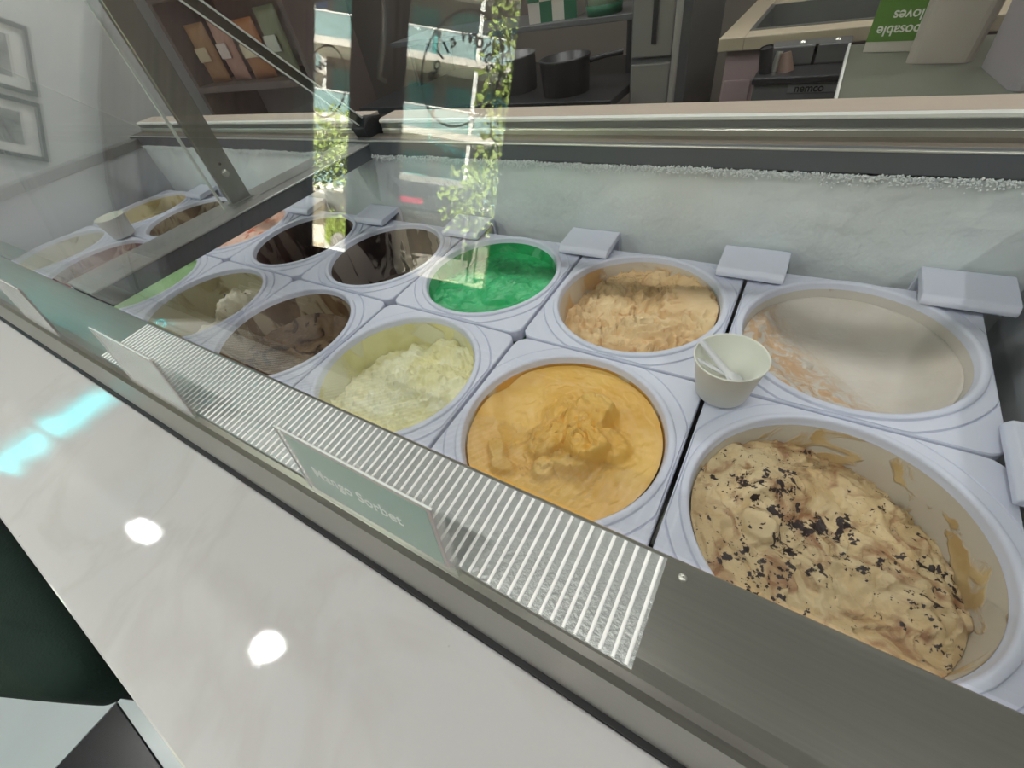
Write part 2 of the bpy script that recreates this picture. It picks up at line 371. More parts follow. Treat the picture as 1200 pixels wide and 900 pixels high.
# frosted back wall
nx, nz_ = 330, 26; vs_ = []; fs = []
for i in range(nx+1):
    x = X0 + (X1-X0)*i/nx
    for j in range(nz_+1):
        z = -.14 + .272*j/nz_
        d = .0035*noise.fractal((x*9, z*12, 1.3), 1.0, 2.0, 5) + .0015*noise.noise((x*60, z*60, 4))
        top = max(0, (z - .10)/.03); d += .004*top*(.6 + .6*noise.noise((x*40, z*30, 9)))
        c = noise.noise((x*4.3, 2.2, .5))*.03 + .075 + .02*noise.noise((x*17, 1, 1))
        d += .0028*math.exp(-((z-c)/.0022)**2)
        vs_.append((x, YWB - .001 - max(-.002, d), z))
for i in range(nx):
    for j in range(nz_): a = i*(nz_+1)+j; fs.append((a, a+nz_+1, a+nz_+2, a+1))
vs2 = [(X0, YWB+.012, -.14), (X1, YWB+.012, -.14), (X1, YWB+.012, .132), (X0, YWB+.012, .132)]
fw = MB().add(vs_, fs, True).add(vs2, [(0, 1, 2, 3)])
cb(fw, 'back_wall', m_frost)
fr = MB()
for q in range(6500):
    x = random.uniform(X0, X1); z = .1345 + .004*noise.noise((x*14, 0, 3)) + .0015*noise.noise((x*70, 0, 3)) - abs(random.gauss(0, .0055)); s = random.uniform(.0006, .0019)
    M = Matrix.Translation((x, YWB - .005 - random.random()*.003, z)) @ Matrix.Rotation(random.random()*3, 4, 'X') @ Matrix.Rotation(random.random()*3, 4, 'Y')
    vs_ = [M @ Vector(v) for v in ((s,0,0),(-s,0,0),(0,s,0),(0,-s,0),(0,0,s),(0,0,-s))]
    fr.add(vs_, [(0,2,4),(2,1,4),(1,3,4),(3,0,4),(2,0,5),(1,2,5),(3,1,5),(0,3,5)])
fo = cb(fr, 'frost_fringe', m_fringe); fo['kind'] = 'stuff'
# rim at the back, ends and the cross beam
cb(MB().box((X0-.05, YWB-.004, .134), (X1+.06, YWB+.012, .1612)), 'rim_lip', m_rim, .001)
cb(MB().box((X0-.05, YWB+.012, .145), (X1+.06, .3445, .1613)), 'rim_top', mat('rim_brown', (128, 118, 106), rough=.45, metal=.5, vary=.1), .001)
cb(MB().box((X0-.05, YWB-.0050, .1598), (X1+.06, YWB+.001, .1622)), 'rim_edge_glint', m_alum, .0008)  # bright strip drawn in place of the highlight along the rim
cb(MB().box((-1.155, YWF, .125), (-1.068, YWB, .1525)), 'cross_beam', m_rim, .0015)
cb(MB().box((-1.158, YWF, .1525), (-1.066, YWB, ZR+.001)), 'beam_cover', m_beamtop, .0015)
for a, b in ((X0-.05, X0+.006), (X1-.006, X1+.06)):
    cb(MB().box((a, YWF-.01, .128), (b, YWB, ZR)), 'end_rim', m_steel2, .0015)
# front ledge, ribbed centre strip, front face
LY0, LY1 = -.2905, -.357
prof = [(LY0+.0015, .118), (LY0+.0015, .149), (LY0, .1515), (LY0-.003, .1515), (LY1+.012, .1485), (LY1+.004, .149), (LY1, .1465), (-.3605, .140), (-.3665, .062), (-.364, .058), (-.356, .058), (-.352, .118)]
cb(MB().prism(prof, 0, X0-.06, X1+.07), 'front_ledge', m_steel)
cb(MB().prism([(LY0-.0018, .15165), (LY0-.0035, .1517), (LY1+.0055, .1491), (LY1+.0055, .1482), (LY0-.0018, .1506)], 0, -.886, -.2515), 'ribbed_strip', mat('strip_aluminium', (176, 180, 176), rough=.35, metal=.75, bump=.25, bscale=400, vary=.2, vscale=120))
rv = []
for k_ in range(7):
    a = PI*k_/6; rv.append((.00115*math.cos(a), .0009*math.sin(a)))
RIB = None
nr = 92
for k_ in range(nr):
    x = -.8835 + (.8835-.2545)*k_/(nr-1)
    if RIB is None:
        mb = MB(); vs_ = [(u, LY0-.0024, .1515 + w) for u, w in rv] + [(u, LY1+.0062, .1489 + w) for u, w in rv]
        mb.add(vs_, [(i, i+1, i+8, i+7) for i in range(6)], True).add([vs_[i] for i in range(7)], [tuple(range(7))]).add([vs_[i] for i in range(7, 14)], [tuple(range(7))])
        RIB = mb.build('rib', m_rib, cab); RIB.location = (1.08+x, 0, -FZ)
    else: inst(RIB, cab, (1.08+x, 0, -FZ))
cb(MB().box((X0-.06, -.3700, .0), (X1+.07, -.352, .056)), 'gap_shade_panel', m_black)  # near-black strip stands in for the darkness inside the gap
for x in (-.2375, -.2):
    pass
cb(MB().lathe([(.0004, .1525), (.0022, .1523), (.0026, .1508)], 12, c=(-.2415, -.2985)), 'rivet', m_alum)
# tracks and shelf at the back, one run each side of the cross beam
for a, b in ((-1.062, X1+.06), (X0-.05, -1.125)):
    cb(MB().prism([(.345, .156), (.3435, .1595), (.3435, .1690), (.346, .1710), (.352, .1710), (.352, .156)], 0, a, b), 'lower_track', m_alum, .0008)
    cb(MB().prism([(.346, .1710), (.3445, .1730), (.3445, .1815), (.352, .1815), (.352, .1710)], 0, a, b), 'upper_track', m_steel2)
    cb(MB().prism([(.3435, .1815), (.3425, .1830), (.3425, .1868), (.348, .1878), (.352, .1878), (.352, .1815)], 0, a, b), 'track_lip', m_whitealu)
    cb(MB().prism([(.3535, .170), (.3535, .1880), (.407, .1885), (.407, .170)], 0, a-.008, b), 'rear_shelf', m_tan, .001)
    cb(MB().box((a, .352, .145), (b, .407, .1701)), 'shelf_bracket', m_cabinet)
# glass: slanted front panes, triangular divider and end pane
t17 = math.atan2(.145, .478)
def front_pane(a, b):
    n_ = Vector((0, -math.cos(t17), math.sin(t17)))*.006
    poly = [(-.2835, .1525), (-.1385, .630), (-.1385-.006*math.cos(t17), .630+.006*math.sin(t17)), (-.2835-.006*math.cos(t17), .1525+.006*math.sin(t17))]
    cb(MB().prism(poly, 0, a, b), 'front_glass', m_glass)
front_pane(-1.088, X1+.05); front_pane(X0-.05, -1.092)
tri = [(-.272, .1562), (.335, .1562), (.343, .164), (-.128, .632)]
cb(MB().prism(tri, 0, -1.104, -1.096), 'divider_glass', m_glass)
cb(MB().prism(tri, 0, X0-.024, X0-.018), 'end_glass', m_glass)
def along(p, q, w, h, x, name, m):
    p, q = Vector(p), Vector(q); d = (q-p).normalized(); nn = Vector((-d.y, d.x))*h/2
    cb(MB().prism([tuple(p-nn), tuple(q-nn), tuple(q+nn), tuple(p+nn)], 0, x-w/2, x+w/2), name, m)
along((.345, .167), (-.126, .637), .010, .015, -1.10, 'divider_edge', m_gedge)
along((.3515, .1735), (-.1195, .6435), .0024, .0030, -1.0945, 'divider_edge_glint', m_gline)  # pale strips stand in for reflections on the bevelled glass edge
along((.3385, .1605), (-.1325, .6305), .0024, .0024, -1.0945, 'divider_edge_glint', m_gline)
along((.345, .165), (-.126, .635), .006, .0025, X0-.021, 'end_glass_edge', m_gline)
post = cb(MB().box((-1.128, -.016, ZR+.001), (-1.117, .024, .486)), 'post', m_steel, .0015)
cb(MB().box((-1.130, -.020, ZR+.001), (-1.112, .028, .158)), 'post_foot', m_steel2, .001)
M_ = Matrix.Translation((-1.117, .004, .205)) @ Matrix.Rotation(PI/2, 4, 'Y')
sc = MB(); sc.lathe([(.0004, .004), (.004, .0035), (.0062, .0012), (.0066, 0)], 16); sc.v = [tuple(M_ @ Vector(v)) for v in sc.v]
cb(sc, 'post_screw', m_alum, parent=post)
M_ = Matrix.Translation((-1.117, .004, .221)) @ Matrix.Rotation(PI/2, 4, 'Y')
sc = MB(); sc.lathe([(.0004, .002), (.002, .0018), (.0026, 0)], 12); sc.v = [tuple(M_ @ Vector(v)) for v in sc.v]
cb(sc, 'post_screw', m_black, parent=post)
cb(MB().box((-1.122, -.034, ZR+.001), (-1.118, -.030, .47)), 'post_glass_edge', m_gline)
cl = MB().prism([(.318, ZR+.001), (.372, ZR+.001), (.366, .192), (.330, .198), (.306, .182)], 0, -1.118, -1.076)
cb(cl, 'corner_clamp', m_blackclamp, .002)
cb(MB().box((X0-.05, -.146, .626), (X1+.05, -.120, .646)), 'top_rail', m_steel2, .002)
tag(cab, 'long stainless steel ice cream dipping cabinet with slanted glass and ribbed ledge', 'freezer cabinet')

# ------------------------------------------------------------------ tubs
P = .27; YFc, YBc = -.1363, .1320; HS = .1325
R0 = .1165
def Rz(z): return .1165 - .012*max(0, (-z-.016))/.215
def collar_mesh():
    n = 144; mb = MB(); rings = []
    def bound(a, hs):
        c, s = abs(math.cos(a)), abs(math.sin(a)); cr = .018
        r = hs/max(c, s)
        x, y = r*c, r*s
        if x > hs-cr and y > hs-cr:                  # rounded corner
            ox = oy = hs-cr; b = ox*c + oy*s; cc = ox*ox + oy*oy - cr*cr
            r = b + math.sqrt(max(0, b*b-cc))
        return r
    def ring_(f, z): rings.append([(f(2*PI*j/n), z) for j in range(n)])
    B = lambda d: (lambda a: bound(a, HS-d))
    ring_(B(.0025), -.022); ring_(B(0), -.020); ring_(B(0), -.0015); ring_(B(.0012), 0.0)
    def clip(r, d): return lambda a: min(r, bound(a, HS) - d)
    ring_(clip(.1445, .0016), 0.0); ring_(clip(.1430, .0020), -.0016); ring_(clip(.1418, .0024), .0010)
    ring_(clip(.1300, .0026), .0012)
    for r, z in ((.1290, .0012), (.1278, .0040), (.1262, .0048), (.1222, .0048), (.1207, .0038), (.1199, .0015), (.1195, -.003), (.1182, -.0055)): ring_(lambda a, r=r: r, z)
    vs_ = []
    for rg in rings:
        for j, (r, z) in enumerate(rg): a = 2*PI*j/n; vs_.append((r*math.cos(a), r*math.sin(a), z))
    fs = [(i*n+j, i*n+(j+1)%n, (i+1)*n+(j+1)%n, (i+1)*n+j) for i in range(len(rings)-1) for j in range(n)]
    return mb.add(vs_, fs, True)
collar_src = collar_mesh().build('collar', m_plastic)
em = collar_src.modifiers.new('split', 'EDGE_SPLIT'); em.split_angle = math.radians(38)
def tub_mesh():
    pr = [(.1180, -.005), (.1172, -.0125), (R0, -.016)]
    for k_ in range(1, 10): z = -.016 - .205*k_/9; pr.append((Rz(z), z))
    pr += [(.085, -.2235), (.001, -.224), (.001, -.228), (.107, -.228), (.1188, -.02), (.1190, -.006)]
    return MB().lathe(pr, 64)
tub_src = tub_mesh().build('tub_wall', m_plastic)
def F(x, y, s, o, seed): return noise.fractal((x*s+seed*7.1, y*s-seed*3.3, seed*1.7), 1.0, 2.0, o)
def cream_mesh(fn, nr_, nt):
    vs_ = []; fs = []
    for i in range(nr_+1):
        s = (i/nr_)
        for j in range(nt):
            a = 2*PI*j/nt; r = s*.1155; x, y = r*math.cos(a), r*math.sin(a); z = fn(x, y)
            rr = s*(Rz(z) - .0004); vs_.append((rr*math.cos(a), rr*math.sin(a), z))
    for i in range(nr_):
        for j in range(nt): fs.append((i*nt+j, i*nt+(j+1)%nt, (i+1)*nt+(j+1)%nt, (i+1)*nt+j))
    return MB().add(vs_, fs, True)
def smear(name, white, col, second, thr, soft=.06, scale=18, zmid=None, zs=10, stretch=1.0):
    """tub plastic with patches of dried ice cream stuck to it"""
    m = bpy.data.materials.new(name); m.use_nodes = True; N = m.node_tree.nodes; L = m.node_tree.links; b = N['Principled BSDF']
    tc = N.new('ShaderNodeTexCoord'); mp = N.new('ShaderNodeMapping'); mp.inputs['Scale'].default_value = (1, 1, stretch); L.new(tc.outputs['Object'], mp.inputs[0])
    n = N.new('ShaderNodeTexNoise'); n.inputs['Scale'].default_value = scale; n.inputs['Detail'].default_value = 8; n.inputs['Distortion'].default_value = 1.2; L.new(mp.outputs[0], n.inputs[0])
    v = n.outputs[0]
    if zmid is not None:
        sx = N.new('ShaderNodeSeparateXYZ'); L.new(tc.outputs['Object'], sx.inputs[0])
        ma = N.new('ShaderNodeMath'); ma.operation = 'MULTIPLY_ADD'; ma.inputs[1].default_value = -zs; ma.inputs[2].default_value = zmid*zs; L.new(sx.outputs[2], ma.inputs[0])
        ad = N.new('ShaderNodeMath'); ad.operation = 'ADD'; ad.use_clamp = True; L.new(ma.outputs[0], ad.inputs[0]); L.new(v, ad.inputs[1]); v = ad.outputs[0]
    mr = N.new('ShaderNodeMapRange'); mr.inputs[1].default_value = thr; mr.inputs[2].default_value = thr+soft; L.new(v, mr.inputs[0])
    n2 = N.new('ShaderNodeTexNoise'); n2.inputs['Scale'].default_value = 34; n2.inputs['Detail'].default_value = 5; L.new(mp.outputs[0], n2.inputs[0])
    r = N.new('ShaderNodeValToRGB'); e = r.color_ramp.elements; e[0].position = .4; e[0].color = lin(col); e[1].position = .62; e[1].color = lin(second); L.new(n2.outputs[0], r.inputs[0])
    mx = N.new('ShaderNodeMix'); mx.data_type = 'RGBA'; mx.inputs['A'].default_value = lin(white); L.new(r.outputs[0], mx.inputs['B']); L.new(mr.outputs[0], mx.inputs[0])
    L.new(mx.outputs['Result'], b.inputs['Base Color']); b.inputs['Roughness'].default_value = .4
    bp = N.new('ShaderNodeBump'); bp.inputs['Strength'].default_value = .5; bp.inputs['Distance'].default_value = .003; L.new(mr.outputs[0], bp.inputs['Height']); L.new(bp.outputs[0], b.inputs['Normal'])
    return m
def blob(x, y, cx_, cy2, r, h, p=2.0):
    d = math.hypot(x-cx_, y-cy2)/r
    return h*max(0, 1-d**p) if d < 1 else 0
def scoop(x, y, cx_, cy2, a, w, l, depth, bank):
    """a spatula stroke: smooth trough along direction a with a raised lip at its end"""
    u = (x-cx_)*math.cos(a)+(y-cy2)*math.sin(a); v = -(x-cx_)*math.sin(a)+(y-cy2)*math.cos(a)
    e = math.exp(-(v/w)**4)*(1/(1+math.exp(-(u+l)/.004)))*(1/(1+math.exp((u-l)/.004)))
    return -depth*e + bank*math.exp(-(v/(w*.9))**4)*math.exp(-((u-l-.006)/.006)**2)

def h_cookie(x, y):
    z = -.030 - .11*x - .10*y - 1.6*max(0, x*.7+y*.7-.02)**2 + .004
    z += .007*F(x, y, 15, 4, 3) + .0026*F(x, y, 55, 5, 5) - .005*abs(F(x, y, 26, 3, 7))
    z += blob(x, y, -.055, .045, .05, .010) + scoop(x, y, -.03, .0, 2.4, .026, .03, .006, .012) + scoop(x, y, .03, -.05, .4, .02, .05, .004, .006) + blob(x, y, -.050, -.014, .020, .018, 3)
    z += .0055*(fold(x, y, 20, 2.9)-.5)
    z += .0012*math.sin((x*.5+y)*330 + 3*noise.noise((x*20, y*20, 1)))*math.exp(-((x-.0)**2+(y+.03)**2)/.003)
    return min(z, -.010)
def h_hollow(level, amp, seed, rim=.0):
    def f(x, y):
        r = math.hypot(x, y)/.1155
        z = level + amp*F(x, y, 14, 5, seed) + .3*amp*F(x, y, 55, 4, seed+1) + rim*max(0, r-.72)/.28
        return z
    return f
def h_maple(x, y):          # mostly scraped out, crumbs towards the front left
    k_ = max(0, -y*.7 - x*.75 - .005)/.11
    rr_ = math.hypot(x, y)/.1155
    z = -.050 + .034*max(0, (rr_-.55)/.45)**2.2 + .0012*F(x, y, 20, 4, 8) + k_*.028 + (.002 + .016*k_)*max(0, F(x, y, 34, 5, 2) - .05)
    return min(z, -.018)
def fold(x, y, s, seed, k=2.2):
    """overlapping flakes: a sawtooth over a warped noise, steep on one side"""
    u = k*noise.fractal((x*s+seed, y*s-seed*2.1, seed*.7), 1.0, 2.0, 3) + (x*.6+y)*s*.35
    return u - math.floor(u)
def h_mango(x, y):
    r = math.hypot(x, y)
    z = -.0125 + .0014*F(x, y, 12, 3, 11) + .004*max(0, (r-.09))/.026
    z += scoop(x, y, -.064, .022, 2.2, .034, .05, .012, .002) + scoop(x, y, -.028, -.044, 1.75, .017, .034, .003, .004)
    w = (.012*noise.noise((x*32, y*32, 3.1)), .012*noise.noise((x*32, y*32, 8.7)))
    X_, Y_ = x+w[0], y+w[1]
    def pl(cx2, cy2, rad, h, tx, ty):       # a tilted lump with a broken edge
        d = math.hypot(X_-cx2, Y_-cy2)/rad
        return 0 if d > 1.15 else (1.12*h + tx*(x-cx2) + ty*(y-cy2))/(1+math.exp((d-.86)/.055))
    m = max(pl(.020, .032, .034, .020, .15, .25), pl(.036, -.006, .030, .024, .2, -.2), pl(.058, .006, .026, .015, -.2, .1), pl(-.008, .026, .034, .010, .1, .1), pl(-.012, -.010, .032, .012, .25, .1), pl(.028, -.034, .022, .013, .1, -.2), pl(.006, -.048, .020, .009, 0, -.2))
    m = max(m, pl(-.060, -.050, .018, .012, .1, .2), pl(-.044, -.064, .016, .010, -.1, .2))
    z += m
    rough = math.exp(-((x-.008)**2+(y+.004)**2)/.0042)
    z += rough*(.0075*(fold(x, y, 26, 4.4)-.5) + .003*F(x, y, 44, 4, 13)) + .0022*min(1, m/.006)*F(x, y, 60, 4, 29) + .0016*rough*F(x, y, 110, 4, 19) + .0006*F(x, y, 50, 3, 2)
    return min(z, .034) if r < .1 else min(z, -.006)
def h_tan(x, y):
    z = -.024 + .13*x + .06*y + .008*F(x, y, 14, 4, 21) - .012*abs(F(x, y, 17, 3, 29))
    z += blob(x, y, .06, .035, .05, .018, 2) + blob(x, y, .03, -.02, .05, .012, 2) + scoop(x, y, -.02, -.01, .5, .018, .06, .006, .010) + scoop(x, y, .03, .04, 2.6, .014, .03, .006, .006)
    z += .0034*F(x, y, 60, 5, 23) + .010*(fold(x, y, 24, 7.7)-.5)
    return min(z, -.006)
def h_vanilla(x, y):
    z = -.032 + .13*x - .12*y + .016*max(-.3, F(x, y, 20, 5, 31)) + .011*F(x, y, 62, 6, 33)
    z += blob(x, y, .05, .02, .05, .016, 2)
    return max(min(z, -.010), -.115)
def h_green(x, y):
    z = -.026 + .05*x + .006*F(x, y, 14, 4, 41) + blob(x, y, .03, -.01, .05, .012, 2) + .0055*max(0, F(x, y, 40, 5, 43)) + scoop(x, y, .0, .03, .9, .02, .05, .005, .004)
    return min(z, -.010)
def h_chip(x, y):
    k_ = math.exp(-(((x*.8+y*.6) - .012)/.040)**2)
    z = -.092 + .062*k_ + .020*x + .026*k_*F(x, y, 26, 5, 51) + .004*F(x, y, 70, 4, 53) + .10*max(0, -y)*k_
    return min(z, -.02)
def h_full(level, seed, amp=.006):
    def f(x, y): return min(level + amp*F(x, y, 16, 5, seed) + .35*amp*F(x, y, 60, 4, seed+2) + scoop(x, y, .01, .01, seed, .03, .05, .006, .004), -.006)
    return f

WHT = (212, 208, 200)
c_cookie = cream_mat('cookie_dough_cream', (206, 178, 132), (222, 200, 158), chip=(50, 36, 36), chipscale=74, chiplim=.600, chipamt=.50, third=(158, 114, 78), tscale=30, tlo=.49, thi=.68, bump=.5)
c_maple = cream_mat('scraped_cream', (206, 199, 189), (202, 193, 180), third=(200, 164, 126), tscale=48, tlo=.42, thi=.56, bump=.4, zres=(-.005, .055))
c_mango = cream_mat('mango_cream', (226, 176, 82), (232, 190, 104), bump=.16, bscale=90, rough=.36)
c_tan = cream_mat('caramel_cream', (222, 186, 136), (234, 206, 160), third=(196, 146, 98), tscale=40, tlo=.58, thi=.74, bump=.45)
c_van = cream_mat('pale_yellow_cream', (232, 226, 172), (240, 238, 206), bump=.8, bscale=160)
c_grn = cream_mat('mint_green_cream', (34, 168, 96), (64, 190, 120), third=(22, 130, 76), tscale=32, tlo=.58, thi=.7, bump=.4, rough=.3)
c_choc = cream_mat('chocolate_scrapings', (100, 76, 52), (140, 116, 88), third=(66, 44, 28), tscale=24, bump=.5, lo=.35, hi=.6)
c_dark = cream_mat('dark_chocolate_scrapings', (60, 40, 32), (98, 76, 64), third=(34, 22, 18), tscale=24, bump=.6)
c_chip = cream_mat('white_chip_cream', (228, 222, 202), (216, 206, 178), chip=(40, 34, 30), chipscale=70, chiplim=.66, chipamt=.4, bump=.5)
c_pgreen = cream_mat('pale_green_cream', (150, 188, 130), (166, 200, 146), bump=.3)
c_pink = cream_mat('pink_cream', (236, 190, 168), (240, 204, 186), third=(214, 110, 80), tscale=26, tlo=.54, thi=.66, bump=.4)
c_purple = cream_mat('berry_cream', (136, 96, 100), (152, 112, 114), bump=.3)
c_mocha = cream_mat('mocha_cream', (150, 132, 110), (128, 106, 86), chip=(40, 32, 28), chipscale=70, chiplim=.62, chipamt=.4)
c_cc = cream_mat('cream_dark_flakes', (214, 208, 184), (200, 190, 160), chip=(60, 52, 44), chipscale=60, chiplim=.68, chipamt=.4)
c_beige = cream_mat('beige_cream', (206, 190, 140), (190, 172, 122), bump=.4)

TUBS = [  # column, row, height function, mesh density, cream, wall material, label
 (0,0,h_cookie,(110,230),c_cookie,smear('cookie_smear',(206,198,184),(214,190,142),(196,166,116),.47,scale=20,zmid=-.045,zs=3),'ice cream tub of cream coloured ice cream full of dark cookie chunks'),
 (0,1,h_maple,(90,200),c_maple,smear('maple_smear',(206,200,191),(206,176,140),(190,158,118),.68,scale=26),'almost scraped empty white ice cream tub with a few tan crumbs'),
 (1,0,h_mango,(120,240),c_mango,smear('mango_smear',(214,196,160),(220,166,74),(206,150,66),.40,scale=12),'full ice cream tub of golden yellow mango sorbet'),
 (1,1,h_tan,(100,220),c_tan,smear('tan_smear',(214,202,184),(218,180,130),(204,164,116),.52,scale=14,zmid=-.02,zs=3),'ice cream tub heaped with tan caramel coloured ice cream'),
 (2,0,h_vanilla,(100,220),c_van,smear('van_smear',(224,222,190),(230,226,174),(220,214,156),.46,scale=12),'ice cream tub of crumbly pale yellow ice cream'),
 (2,1,h_green,(90,190),c_grn,smear('green_smear',(96,184,132),(44,170,100),(30,150,86),.40,scale=12),'ice cream tub of bright green ice cream'),
 (3,0,h_hollow(-.085,.010,61,.035),(70,150),c_choc,smear('choc_smear',(170,154,128),(92,66,42),(128,102,74),.47,soft=.05,scale=15,stretch=.5),'nearly empty ice cream tub smeared with greyish brown chocolate, along the glass front'),
 (3,1,h_hollow(-.14,.012,63,.03),(60,140),c_dark,smear('dark_smear',(150,138,130),(44,30,26),(84,64,56),.48,soft=.03,scale=17,stretch=.45),'nearly empty ice cream tub streaked with dark chocolate, beside the bright green one'),
 (4,0,h_chip,(80,180),c_chip,smear('chip_smear',(186,180,150),(170,160,124),(150,140,104),.52,scale=14),'low ice cream tub holding a ridge of white ice cream with black flakes'),
 (4,1,h_hollow(-.14,.012,67,.03),(60,140),c_dark,smear('dark_smear2',(120,104,94),(46,32,28),(80,60,52),.44,soft=.04,scale=16,stretch=.5),'nearly empty dark chocolate ice cream tub, next to the pink one'),
 (5,0,h_full(-.020,3,.003),(50,120),c_pgreen,smear('pg_smear',(180,200,170),(150,188,130),(140,178,120),.45),'full ice cream tub of pale pistachio green ice cream'),
 (5,1,h_full(-.022,1.2,.008),(60,140),c_pink,smear('pk_smear',(226,204,194),(232,180,158),(220,150,126),.5),'ice cream tub of pale pink ice cream with orange red swirls'),
 (6,0,h_full(-.030,2.2,.004),(50,120),c_purple,smear('pu_smear',(180,160,160),(136,96,100),(120,84,90),.45),'ice cream tub of dusky purple berry ice cream'),
 (6,1,h_full(-.055,4.1,.008),(50,120),c_mocha,smear('mo_smear',(150,140,120),(110,94,78),(84,70,58),.45),'ice cream tub of grey brown mocha ice cream with dark specks'),
 (7,0,h_full(-.050,5.1,.012),(50,120),c_cc,smear('cc_smear',(212,208,192),(190,180,150),(120,112,96),.55),'ice cream tub of off-white ice cream with a few dark flakes'),
 (7,1,h_full(-.045,.6,.006),(50,120),c_beige,smear('be_smear',(214,204,170),(200,184,134),(184,166,116),.5),'ice cream tub of plain beige ice cream'),
]
for c, row, fn, (nr_, nt), cmat_, wmat, lab in TUBS:
    e = empty('ice_cream_tub', (-(c+.5)*P, YBc if row else YFc, 0)); tag(e, lab, 'ice cream tub', 'tubs in the dipping cabinet')
    co = inst(collar_src, e); wa = inst(tub_src, e); wa.data = tub_src.data.copy(); wa.data.materials[0] = wmat
    ic = cream_mesh(fn, nr_, nt).build('ice_cream', cmat_, e)
    if row == 0 and c % 2: co.rotation_euler = (0, 0, PI/2)
bpy.data.objects.remove(collar_src); bpy.data.objects.remove(tub_src)

# plastic clips that hold the collars against the liner
clip_me = None
def clip(loc, rz, lab):
    global clip_me
    if clip_me is None:
        prof = [(-.034, .0055), (-.034, .012), (-.028, .0185), (.030, .0215), (.036, .019), (.036, -.05), (.030, -.05), (.030, .010), (-.020, .0055)]
        o = MB().prism(prof, 0, -.046, .046).build('collar_clip', m_clip, None, bevel=.0018); clip_me = o
    else: o = inst(clip_me, None); o.parent = None
    o.location = loc; o.rotation_euler = (0, 0, rz)
    tag(o, lab, 'clip', 'collar clips in the cabinet')
bet = ['white plastic clip on the back edge, at the corner by the nearly empty white tub', 'white plastic clip on the back edge between the white and tan tubs', 'white plastic clip on the back edge between the tan and green tubs',
       'white plastic clip on the back edge between the green and dark chocolate tubs', 'white plastic clip on the back edge between the two dark chocolate tubs', 'white plastic clip on the back edge between the chocolate and pink tubs', 'white plastic clip on the back edge between the pink and mocha tubs', 'white plastic clip on the back edge between the mocha and beige tubs']
for k_, lab in enumerate(bet):
    clip((-.535*(k_/2) if k_ < 3 else -k_*P, .2555, .0005), 0, lab) if k_ else clip((-.024, .2555, .002), 0, lab)
clip((.0125, -.012, .0005), -PI/2, 'white plastic clip on the end wall between the cookie and nearly empty white tubs')
COL.objects[-1].scale = (1, .72, 1)

# ------------------------------------------------------------------ paper cups with tasting spoons
def cup(loc, lab):
    e = empty('paper_cup', loc)
    pr_ = [(.0005, .003), (.0275, .003), (.0362, .0530), (.0368, .0548), (.0378, .0552), (.0384, .0540), (.0378, .0528), (.0370, .0524), (.0284, .0006), (.0270, 0), (.0268, .002), (.0005, .002)]
    MB().lathe(pr_, 48).build('cup_wall', m_paper, e); tag(e, lab, 'cup')
    return e
def spoon(loc, rot, lab):
    mb = MB(); top = []
    n = 26
    for i in range(n+1):
        t = i/n; x = -.040 + .080*t
        w = .0038 + .0012*math.sin(t*3) if t < .62 else .0045 + .0075*math.sin(PI*min(1, (t-.62)/.38*.93+.03))
        d = 0 if t < .62 else -.0035*math.sin(PI*(t-.62)/.38)
        top.append((x, w, d))
    vs_ = []
    for x, w, d in top: vs_ += [(x, -w, 0), (x, 0, d), (x, w, 0), (x, w, -.0012), (x, 0, d-.0012), (x, -w, -.0012)]
    fs = []
    for i in range(n):
        for k_ in range(6): fs.append((i*6+k_, i*6+(k_+1)%6, (i+1)*6+(k_+1)%6, (i+1)*6+k_))
    fs += [(0,1,2,3,4,5), tuple(n*6+q for q in (5,4,3,2,1,0))]
    o = mb.add(vs_, fs, True).build('tasting_spoon', m_spoon, None, loc=loc, rot=rot)
    tag(o, lab, 'spoon', 'tasting spoons in the paper cup')
CU = (-.2545, -.012, .0055)
cup(CU, 'small open white paper cup holding plastic spoons, standing between the mango and white tubs')
def lean(az, k_): return ((CU[0]-.005*math.cos(az), CU[1]-.005*math.sin(az), CU[2]+.0315+.0035*k_), (0, math.radians(40), az))
spoon(*lean(math.radians(-14), 1), 'white plastic tasting spoon leaning on the cup rim, on top of another spoon')
spoon(*lean(math.radians(34), 0), 'white plastic tasting spoon lying low in the cup, beneath another spoon')
c2 = cup((-1.865, -.012, .0055), 'small white paper cup by the off-white and beige tubs at the far end')

